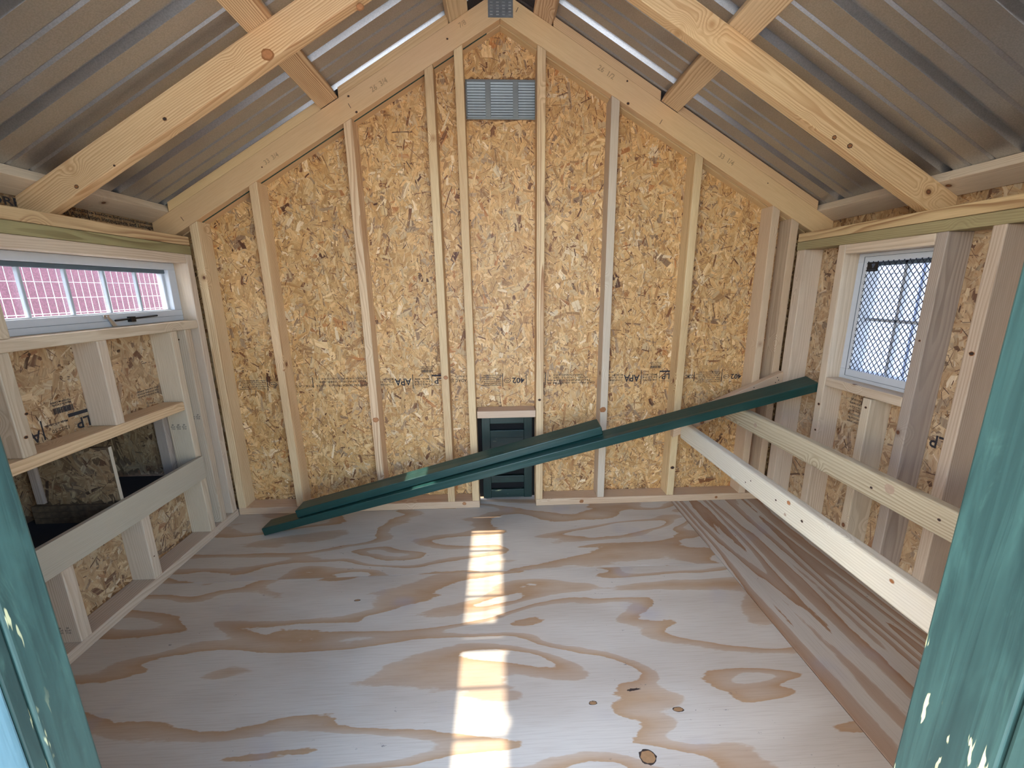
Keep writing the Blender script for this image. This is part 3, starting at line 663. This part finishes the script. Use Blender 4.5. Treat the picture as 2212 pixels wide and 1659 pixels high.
# ================================================================== RIGHT WALL
wr = empty('wall_right', (XR, 1.2, 0), kind='structure')
RZ0, RZ1, RY0, RY1 = 0.745, 1.262, 1.316, 1.706
slab('osb_sheet', wr, M['core'], [(YF - 0.1, OYB, 0.0, RZ0), (YF - 0.1, RY0 + 0.02, RZ0, RZ1), (RY1 - 0.02, OYB, RZ0, RZ1), (YF - 0.1, OYB, RZ1, 1.372)], 'X', OXR, OXR + 0.011)
slab('fascia_sheet', wr, M['core'], [(0.2, OYB + 0.02, 1.33, 1.53)], 'X', EXR, EXR + 0.011); box('soffit', wr, M['core'], OXR, EXR, 0.2, OYB + 0.02, 1.335, 1.345)
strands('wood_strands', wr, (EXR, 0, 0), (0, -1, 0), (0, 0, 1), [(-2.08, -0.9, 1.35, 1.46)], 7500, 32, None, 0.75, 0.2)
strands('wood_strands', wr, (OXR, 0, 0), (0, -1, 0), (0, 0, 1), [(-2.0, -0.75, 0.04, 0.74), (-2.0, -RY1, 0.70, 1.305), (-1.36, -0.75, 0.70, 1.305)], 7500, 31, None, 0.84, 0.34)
xr0, xr1 = XR, OXR - 0.0005
def rv_(m, y0, y1, z0, z1, dy=0.0): return vbeam('stud', wr, M[m], xr0, xr1, y0, y1, z0, z1, dy=dy)
rv_('spf', 1.930, 1.983, 0.038, 1.301, 0.006)
rv_('spf', 1.698, 1.734, 0.038, 1.301, 0.012)
rv_('spf', 1.4700, 1.5050, 0.038, 0.706, 0.002)
rv_('spfdark', 1.3180, 1.3545, 0.038, 1.301, 0.001)
rv_('spf', 1.1600, 1.1955, 0.038, 1.301, 0.005)
rv_('spfdark', 1.040, 1.077, 0.038, 1.301)
for y in (0.80, 0.55, 0.37): rv_('spf', y, y + 0.037, 0.038, 1.301)
ybeam('sole_plate', wr, M['spf'], XR, OXR, YF, 1.9985, 0.0, 0.038)
ybeam('sill', wr, M['spf'], xr0 + 0.0, xr1, 1.3555, 1.7000, 0.7095, 0.7465)
ybeam('header', wr, M['spf'], xr0 + 0.0, xr1, 1.3565, 1.7080, 1.2625, 1.3005)
ybeam('top_plate', wr, M['treated'], XR, OXR, YF, 1.994, 1.3010, 1.3385)
ybeam('top_plate', wr, M['yellow'], XR, OXR, YF, 1.994, 1.3395, ZT)
RX = OXR - 0.0024
def tr_(s, y, z, h, w, r=(0, 0, 1), u=(0, 1, 0), m='ink'): text('print', wr, M[m], s, (RX, y, z), h, (0, 1, 0), (0, 0, -1), w)
for i in range(7): tr_(small[i % 5], 1.61, 0.66 - i * 0.016, 0.008, 0.085)
tr_('98', 1.775, 0.605, 0.028, 0.045); tr_('LP', 1.285, 0.60, 0.045, 0.05); tr_('APA', 1.395, 0.60, 0.035, 0.06)
# king stud lines ------------------------------------------------ right window
w3 = empty('window_3', (OXR - 0.02, 1.53, RZ0), kind='structure')
def fr3(n, y0, y1, z0, z1, x0=1.507, x1=1.560, m='vinyl', b=0.0015): return box(n, w3, M[m], x0, x1, y0, y1, z0, z1, b)
WY0, WY1 = 1.3555, 1.7060
fr3('frame_rail', WY0, WY1, 1.2270, RZ1); fr3('frame_rail', WY0, WY1, RZ0, 0.7890); fr3('frame_stile', WY1 - 0.050, WY1, 0.789, 1.227); fr3('frame_stile', WY0, WY0 + 0.04, 0.789, 1.227)
fr3('frame_lip', WY1 - 0.030, WY1 - 0.0285, 0.760, 1.249, 1.5055, 1.507, 'gasket_shade', 0); fr3('frame_lip', WY0, WY1 - 0.0285, 1.2475, 1.249, 1.5055, 1.507, 'gasket_shade', 0); fr3('frame_lip', WY0, WY1 - 0.0285, 0.7600, 0.7612, 1.5055, 1.507, 'gasket_shade', 0)
fr3('sash_rail', WY0 + 0.04, WY1 - 0.05, 1.212, 1.227, 1.535, 1.555, 'gasket_shade'); fr3('muntin', WY0 + 0.04, WY1 - 0.05, 0.9935, 1.0060, 1.535, 1.553, 'vinyl'); fr3('muntin', 1.518, 1.531, 0.789, 1.227, 1.535, 1.553, 'vinyl')
box('glass_pane', w3, M['glass'], 1.5430, 1.5455, WY0 + 0.04, WY1 - 0.05, 0.789, 1.227)
# diamond mesh screen
bmx = bmesh.new(); y0, y1, z0, z1 = WY0 + 0.03, WY1 - 0.047, 0.790, 1.2285; PY, PZ = 0.0212, 0.0268; k = PZ / PY; xs = 1.5040
def cliplin(c, sg):
    a = []
    for z in (z0, z1): a.append(((z - c) / (sg * k), z))
    (ya, za), (yb_, zb) = a
    def cl(y, z):
        if y < y0: return y0, c + sg * k * y0
        if y > y1: return y1, c + sg * k * y1
        return y, z
    if max(ya, yb_) < y0 or min(ya, yb_) > y1: return None
    return cl(ya, za), cl(yb_, zb)
for sg in (1, -1):
    c0 = -4.0
    while c0 < 6:
        s_ = cliplin(c0, sg)
        if s_ and abs(s_[0][1] - s_[1][1]) > 0.004: tube(bmx, (xs + (0.0007 if sg > 0 else 0), s_[0][0], s_[0][1]), (xs + (0.0007 if sg > 0 else 0), s_[1][0], s_[1][1]), 0.0013, 4)
        c0 += PZ
so = bmobj('diamond_screen', bmx, M['bmesh'], None, w3); so['kind'] = 'stuff'
bmx = bmesh.new()
for i in range(17): tube(bmx, (1.566, WY0 + 0.02 + i * 0.0254, 0.75), (1.566, WY0 + 0.02 + i * 0.0254, 1.182), 0.0015, 5)
for i in range(9): tube(bmx, (1.568, WY0, 1.180 - i * 0.0525), (1.568, WY1, 1.180 - i * 0.0525), 0.0015, 5)
wg = bmobj('wire_guard', bmx, M['wire'], None, w3); wg['kind'] = 'stuff'
st = box('sticker', w3, M['black'], 1.5020, 1.5028, 1.606, 1.654, 1.190, 1.2255)
bmx = bmesh.new(); pts = [(-0.004, 0.006), (-0.001, 0.006), (0.004, 0.007), (0.012, 0.007), (0.0115, 0.001), (0.008, -0.005), (0.006, -0.010), (0.001, -0.010), (0.0005, -0.003), (-0.002, 0.001)]
bmx.faces.new([bmx.verts.new((1.5017, 1.632 - a, 1.213 + b)) for a, b in pts])
bmobj('sticker_emblem', bmx, M['whitewall'], None, st)
text('sticker_lettering', st, M['whitewall'], 'wuuvwuvu', (1.5017, 1.630, 1.1955), 0.0045, (0, -1, 0), (0, 0, 1), 0.036, shear=0.3)

# ================================================================== FRONT WALL AND DOORWAY
wf = empty('wall_front', (0, YF, 0), kind='structure')
JX0, JX1, JZ = -0.434, 0.469, 1.98
bm = bmesh.new()
def gf(x0, x1, z0):
    c0 = [(x0, 0.262, z0), (x1, 0.262, z0), (x1, 0.273, z0), (x0, 0.273, z0)]
    c1 = [(x0, 0.262, roofz(x0, VR)), (x1, 0.262, roofz(x1, VR)), (x1, 0.273, roofz(x1, VR)), (x0, 0.273, roofz(x0, VR))]
    hexa(bm, c0 + c1)
gf(OXL, JX0 - 0.03, 0); gf(JX1 + 0.03, OXR, 0); gf(JX0 - 0.03, XA, JZ + 0.03); gf(XA, JX1 + 0.03, JZ + 0.03)
bmobj('osb_sheet', bm, M['core'], None, wf)
for q, (r0, r1) in enumerate(((OXL, JX0 - 0.03), (JX1 + 0.03, OXR))):
    strands('wood_strands', wf, (0, 0.2735, 0), (-1, 0, 0), (0, 0, 1), [(-r1, -r0, 0.0, 1.33)], 2500, 61 + q)
for x in (-1.30, -0.95, -0.62, 0.62, 0.98, 1.34): vbeam('stud', wf, M['spf'], x, x + 0.038, 0.273, YF - 0.002, 0.038, 2.0, top=lambda x: roofz(x, -0.001))
xbeam('header', wf, M['pine'], -0.58, 0.62, 0.275, YF - 0.002, JZ + 0.03, JZ + 0.118)
d1 = empty('door_1', (0.02, 0.3, 0), kind='structure')
vbeam('jamb', d1, M['jamb'], JX0 - 0.03, JX0, 0.322, 0.3600, 0.0, JZ, 0.002); vbeam('jamb', d1, M['jamb'], JX1, JX1 + 0.03, 0.280, 0.3600, 0.0, JZ, 0.002)
vbeam('stop', d1, M['jamb'], JX0 - 0.03, JX0 - 0.0015, 0.3095, 0.3208, 0.0, JZ, 0.0015)
vbeam('casing', d1, M['jamb_lit'], JX0 - 0.10, JX0 - 0.001, 0.240, 0.3085, -0.02, JZ + 0.05, 0.002); vbeam('casing', d1, M['jamb'], JX1 + 0.001, JX1 + 0.10, 0.240, 0.2785, -0.02, JZ + 0.05, 0.004)
xbeam('head_jamb', d1, M['jamb'], JX0, JX1, 0.262, 0.360, JZ, JZ + 0.03, 0.002)

# ================================================================== ROOF
ce = empty('ceiling', (XA, 1.2, ZA), kind='structure')
def roofsheet(side, feet):
    prof = []; Y = -0.02
    prof.append((Y, 0.0))
    for f in sorted(feet):
        a = f - 0.038
        if a > Y: prof += [(a, 0.0), (a + 0.009, 0.019), (f - 0.009, 0.019), (f, 0.0)]
        for mm in (0.068, 0.134): prof += [(f + mm - 0.007, 0.0), (f + mm, 0.0045), (f + mm + 0.007, 0.0)]
    prof.append((2.30, 0.0)); prof = [p for p in prof if p[0] <= 2.3]
    bm = bmesh.new(); n = Vector((side * SL, 0, 1)).normalized(); x1 = XA + side * 1.72
    A = []; B = []
    for y, h in prof:
        for x, L in ((XA, A), (x1, B)):
            L.append(bm.verts.new(Vector((x, y, roofz(x, VR + VP))) + n * h))
    for i in range(len(prof) - 1): bm.faces.new((A[i], A[i + 1], B[i + 1], B[i]))
    o = bmobj('roof_sheet', bm, M['metal'], None, ce)
    md = o.modifiers.new('thickness', 'SOLIDIFY'); md.thickness = 0.0008; md.offset = 0.0
    return o
roofsheet(-1, [2.016 - 0.2255 * i for i in range(9)]); roofsheet(1, [1.920 - 0.2200 * i for i in range(9)] + [2.140])
bm = bmesh.new()
for sd in (-1, 1):
    a = [(XA, -0.05, roofz(XA, VR + VP) + 0.028), (XA, 2.32, roofz(XA, VR + VP) + 0.028), (XA + sd * 0.15, 2.32, roofz(XA + 0.15, VR + VP) + 0.028), (XA + sd * 0.15, -0.05, roofz(XA + 0.15, VR + VP) + 0.028)]
    lo = [bm.verts.new(p) for p in a]; hi = [bm.verts.new((p[0], p[1], p[2] + 0.002)) for p in a]; bm.faces.new(lo); bm.faces.new(hi)
    for i in range(4): bm.faces.new((lo[i], lo[(i + 1) % 4], hi[(i + 1) % 4], hi[i]))
bmesh.ops.recalc_face_normals(bm, faces=bm.faces); bmobj('ridge_cap', bm, M['metal'], None, ce)
def purlin(xa, side, y0, y1, m):
    xb = xa + side * SD * math.cos(math.atan(SL)); n = Vector((side * SL, 0, 1)).normalized() * (ST - 0.001)
    zb = lambda x: roofz(x, VR) + 0.0006
    a = [Vector((xa, y0, zb(xa))), Vector((xb, y0, zb(xb)))]; c0 = [a[0], a[1], a[1] + n, a[0] + n]
    return beam8('purlin', ce, M[m], c0 + [p + Vector((0, y1 - y0, 0)) for p in c0], 0.002)
purlin(-0.645, -1, 0.27, 2.0, 'pine2'); purlin(0.7465, 1, 0.27, 2.0, 'pine'); purlin(-0.085, -1, 0.27, 2.02, 'pine'); purlin(0.185, 1, 0.27, 2.02, 'pine')
purlin(-1.432, -1, 0.27, 2.085, 'spf'); purlin(1.5335, 1, 0.27, 2.085, 'spf')
def blocking(x0, x1, m):
    a = slope8(x0, x1, YB + 0.003, YB + 0.040, VR + 0.001, VR + VP - 0.003); beam8('blocking', ce, M[m], a, 0.0015)
blocking(-0.10 - 0.068, -0.645, 'fir'); blocking(-0.724, -1.43, 'fir'); blocking(0.27, 0.7465, 'fir'); blocking(0.825, 1.527, 'fir')

def truss(y, labl, mL, mR, plate=True):
    t = empty('roof_truss', (XA, y, ZT), labl, 'roof truss')
    beam8('rafter', t, M[mL], slope8(XA - 0.0003, -1.5095, y, y + ST, 0.0, VR), 0.0022)
    beam8('rafter', t, M[mR], slope8(XA + 0.0003, 1.6125, y, y + ST, 0.0, VR), 0.0022)
    gp = box('nail_plate', t, M['plate'], -0.0025, 0.101, y - 0.0015, y - 0.0002, 2.2335, 2.330)
    bmx = bmesh.new(); 
    for cx in (0.011, 0.037, 0.062, 0.088):
        for i in range(8):
            z = 2.242 + i * 0.0108; addbox(bmx, cx - 0.0055, cx + 0.0055, y - 0.0028, y - 0.0016, z, z + 0.0030)
    tt = bmobj('plate_teeth', bmx, M['steel'], None, gp); tt['kind'] = 'stuff'
    return t
t1 = truss(YB, 'rear pair of roof rafters against the gable wall, joined by a toothed steel plate', 'fir', 'fir')
t2 = truss(YR2, 'front pair of roof rafters crossing below the purlins, with large dark knots', 'rafter', 'rafter')
pu = Vector((1, 0, SL)).normalized(); pv = Vector((-SL, 0, 1)).normalized(); pu2 = Vector((1, 0, -SL)).normalized(); pv2 = Vector((SL, 0, 1)).normalized()
def pn(s, x, z, h, side, m='pencil'):
    text('pencil_mark', t1, M[m], s, (x, YB - 0.0004, z), h, pu if side < 0 else pu2, pv if side < 0 else pv2)
pn('26  3/4', -0.47, 1.985, 0.020, -1); pn('26  1/2', 0.50, 2.040, 0.020, 1); pn('33  1/4', 1.065, 1.700, 0.020, 1); pn('33  3/4', -0.955, 1.700, 0.018, -1); pn('7/8', -0.11, 2.21, 0.018, -1)
for x, z, sd in ((-0.60, 1.905, -1), (0.752, 1.850, 1), (-1.375, 1.455, -1), (0.118, 2.262, 1)):
    v = (pv if sd < 0 else pv2) * 0.010; u = (pu if sd < 0 else pu2) * 0.0012; c = Vector((x, YB - 0.0006, z)); bmx = bmesh.new()
    bmx.faces.new([bmx.verts.new(p) for p in (c - v - u, c - v + u, c + v + u, c + v - u)]); bmobj('pencil_mark', bmx, M['inkfaint'], None, t1)
M['knotrim'] = flat('knot_rim', (150, 96, 54), 0.6); M['knotred'] = flat('red_knot', (176, 118, 74), 0.6, 0, 0.15, 120); M['knotpale'] = flat('pale_knot', (176, 150, 126), 0.6, 0, 0.1, 90)
def knot(par, c, r, n='-Y', inner='knotred', rim='knotrim', el=1.15):
    c = Vector(c)
    eu, ev, off = {'-Y': ((1, 0, 0), (0, 0, 1), Vector((0, -0.0004, 0))), '-X': ((0, -1, 0), (0, 0, 1), Vector((-0.0004, 0, 0))), '+X': ((0, 1, 0), (0, 0, 1), Vector((0.0004, 0, 0)))}[n]
    k = disc('knot', par, M[rim], c + off, r * el, r, eu, ev, 18, wob=0.1, seed=int(abs(c.x * 991 + c.z * 77)))
    disc('knot_heart', k, M[inner], c + off * 2, r * 0.78 * el, r * 0.70, eu, ev, 18, wob=0.08, seed=5)
for x, z, r, i_, o_ in ((-0.671, 1.835, 0.0165, 'knotred', 'knotrim'), (-1.006, 1.659, 0.0060, 'knotdark', 'knotrim'), (-1.185, 1.527, 0.0035, 'knotdark', 'knotrim'), (-1.314, 1.466, 0.0060, 'knotrim', 'knotdark'),
                        (-0.383, 1.961, 0.010, 'knotred', 'knotrim'), (1.138, 1.615, 0.0070, 'knotrim', 'knotdark'), (1.196, 1.590, 0.0080, 'knotrim', 'knotdark')):
    knot(t2, (x, YR2, z), r, '-Y', i_, o_)
for x, z, r in ((-0.601, 1.941, 0.0045), (-0.573, 1.881, 0.005), (-0.999, 1.665, 0.003), (-0.174, 2.155, 0.004), (0.593, 2.007, 0.004), (0.601, 1.921, 0.006), (1.27, 1.60, 0.0025)):
    knot(t1, (x, YB, z), r, '-Y', 'knotdark')
for x, z, r, i_ in ((-0.607, 0.503, 0.013, 'knotred'), (-1.251, 0.859, 0.004, 'knotdark'), (0.219, 0.589, 0.007, 'knotdark'), (0.933, 0.199, 0.0095, 'knotdark'), (0.545, 0.53, 0.014, 'knotrim'), (-0.247, 0.713, 0.010, 'knotred'), (-1.024, 0.764, 0.004, 'knotred'),
                    (-0.18, 0.026, 0.009, 'knotred'), (0.449, 0.018, 0.010, 'knotrim'), (1.19, 0.018, 0.007, 'knotrim'), (-1.24, 1.33, 0.004, 'knotdark')):
    knot(wbk, (x, YB, z), r, '-Y', i_)
for y, z, r in ((1.815, 0.94, 0.004), (1.175, 0.735, 0.005), (1.478, 0.13, 0.003), (1.192, 0.80, 0.0045)): knot(wl_, (XL, y, z), r, '+X', 'knotdark')
for y, z, r in ((1.716, 0.62, 0.006), (1.712, 0.50, 0.005), (1.714, 0.40, 0.005), (1.337, 0.95, 0.004), (1.176, 0.93, 0.007), (1.487, 0.67, 0.005)): knot(wr, (XR, y, z), r, '-X', 'knotdark')

# ================================================================== ROOSTS
def roost(name, x, z, h, labl, y1=1.9615, mt='roost'):
    t = empty(name, (x, 1.0, z), labl, 'roost bar', 'roost bars on the right side')
    o = ybeam('bar', t, M[mt], x, x + 0.0375, YF + 0.01, y1, z, z + h, 0.009, 3)
    return t
ra = roost('roost_bar', 0.940, 0.381, 0.0860, 'lower pale roost bar, nearer the middle of the floor')
rb_ = roost('roost_bar', 1.159, 0.4850, 0.0870, 'upper greyish roost bar with brown knots, nearer the right wall', 1.9615, 'roost2')
for y, z, r, i_ in ((1.706, 0.530, 0.010, 'knotpale'), (1.068, 0.546, 0.014, 'knotpale'), (1.123, 0.523, 0.005, 'knotdark'), (0.925, 0.532, 0.005, 'knotdark')): knot(rb_, (1.159, y, z), r, '-X', i_, 'knotpale')
for y, z, r, i_ in ((1.171, 0.452, 0.008, 'knotred'), (1.369, 0.432, 0.003, 'knotdark'), (1.398, 0.412, 0.003, 'knotdark'), (1.229, 0.430, 0.004, 'knotdark'), (1.179, 0.405, 0.005, 'knotpale'), (1.107, 0.425, 0.005, 'knotdark'), (0.815, 0.443, 0.006, 'knotrim')): knot(ra, (0.940, y, z), r, '-X', i_, 'knotpale')
rs = empty('roost_support', (1.2, 1.98, 0.4), 'sloped board nailed across the back studs behind the green plank, holding the roost bars', 'board')
sl = 0.449
def rz(x): return 0.720 + (x - 1.447) * sl
a = [(0.905, 1.962, rz(0.905) - 0.094), (0.905, 1.9995, rz(0.905) - 0.094), (0.905, 1.9995, rz(0.905) - 0.002), (0.905, 1.962, rz(0.905) - 0.002)]
b = [(1.4445, 1.962, rz(1.4445) - 0.052), (1.4445, 1.9995, rz(1.4445) - 0.052), (1.4445, 1.9995, rz(1.4445)), (1.4445, 1.962, rz(1.4445))]
a2 = [(p[0], p[1], p[2]) for p in a]; b2 = [(1.4445, 1.962, rz(1.4445) - 0.094), (1.4445, 1.9995, rz(1.4445) - 0.094)] + b[2:]
beam8('board', rs, M['pink'], a2 + b2, 0.003)
for x, z in ((1.415, 0.690), (1.423, 0.676), (1.408, 0.664), (1.300, 0.640), (1.297, 0.625)):
    disc('nail_head', rs, M['gap'], (x, 1.9614, z), 0.0028, 0.0028, (1, 0, 0), (0, 0, 1), 8)

# ================================================================== GREEN PLANKS
def plank(name, labl, L8, m='green'):
    t = empty(name, L8[0], labl, 'plank')
    beam8('board', t, M[m], L8, 0.0035, 3); return t
#            front-bottom, back-bottom, back-top, front-top at the left end; same at the right end
sb = 0.2590
def zf(x): return (x + 1.118) * sb + 0.001
xr = 1.466
th = 0.0385
long8 = [(-1.118, 1.797, 0.001), (-1.116, 1.880, 0.002), (-1.124, 1.880, 0.0395), (-1.127, 1.797, 0.0385),
         (xr, 1.746, zf(xr)), (xr - 0.002, 1.829, zf(xr) + 0.017), (xr - 0.012, 1.826, zf(xr) + 0.056), (xr - 0.010, 1.743, zf(xr) + 0.0395)]
p1 = plank('green_plank', 'long dark green plank leaning from the floor up to the right wall', long8)
def lt(x, k):  # top of the long plank at x, k=0 front .. 1 back
    t = (x + 1.124) / (xr - 0.01 + 1.124); return (0.0392 + (zf(xr) + 0.0395 - 0.0385) * t) + k * (0.001 + 0.0165 * t)
xa, xb = -0.957, 0.500
short8 = [(xa, 1.808, lt(xa, 0.1) + 0.0006), (xa + 0.002, 1.894, lt(xa, 1.1) + 0.0006), (xa - 0.007, 1.894, lt(xa, 1.1) + 0.038), (xa - 0.009, 1.808, lt(xa, 0.1) + 0.037),
          (xb, 1.812, lt(xb, 0.45) + 0.0006), (xb - 0.002, 1.897, lt(xb, 1.45) + 0.0006), (xb - 0.012, 1.897, lt(xb, 1.45) + 0.038), (xb - 0.010, 1.812, lt(xb, 0.45) + 0.037)]
p2 = plank('green_plank', 'shorter dark green plank lying on top of the long leaning one', short8)
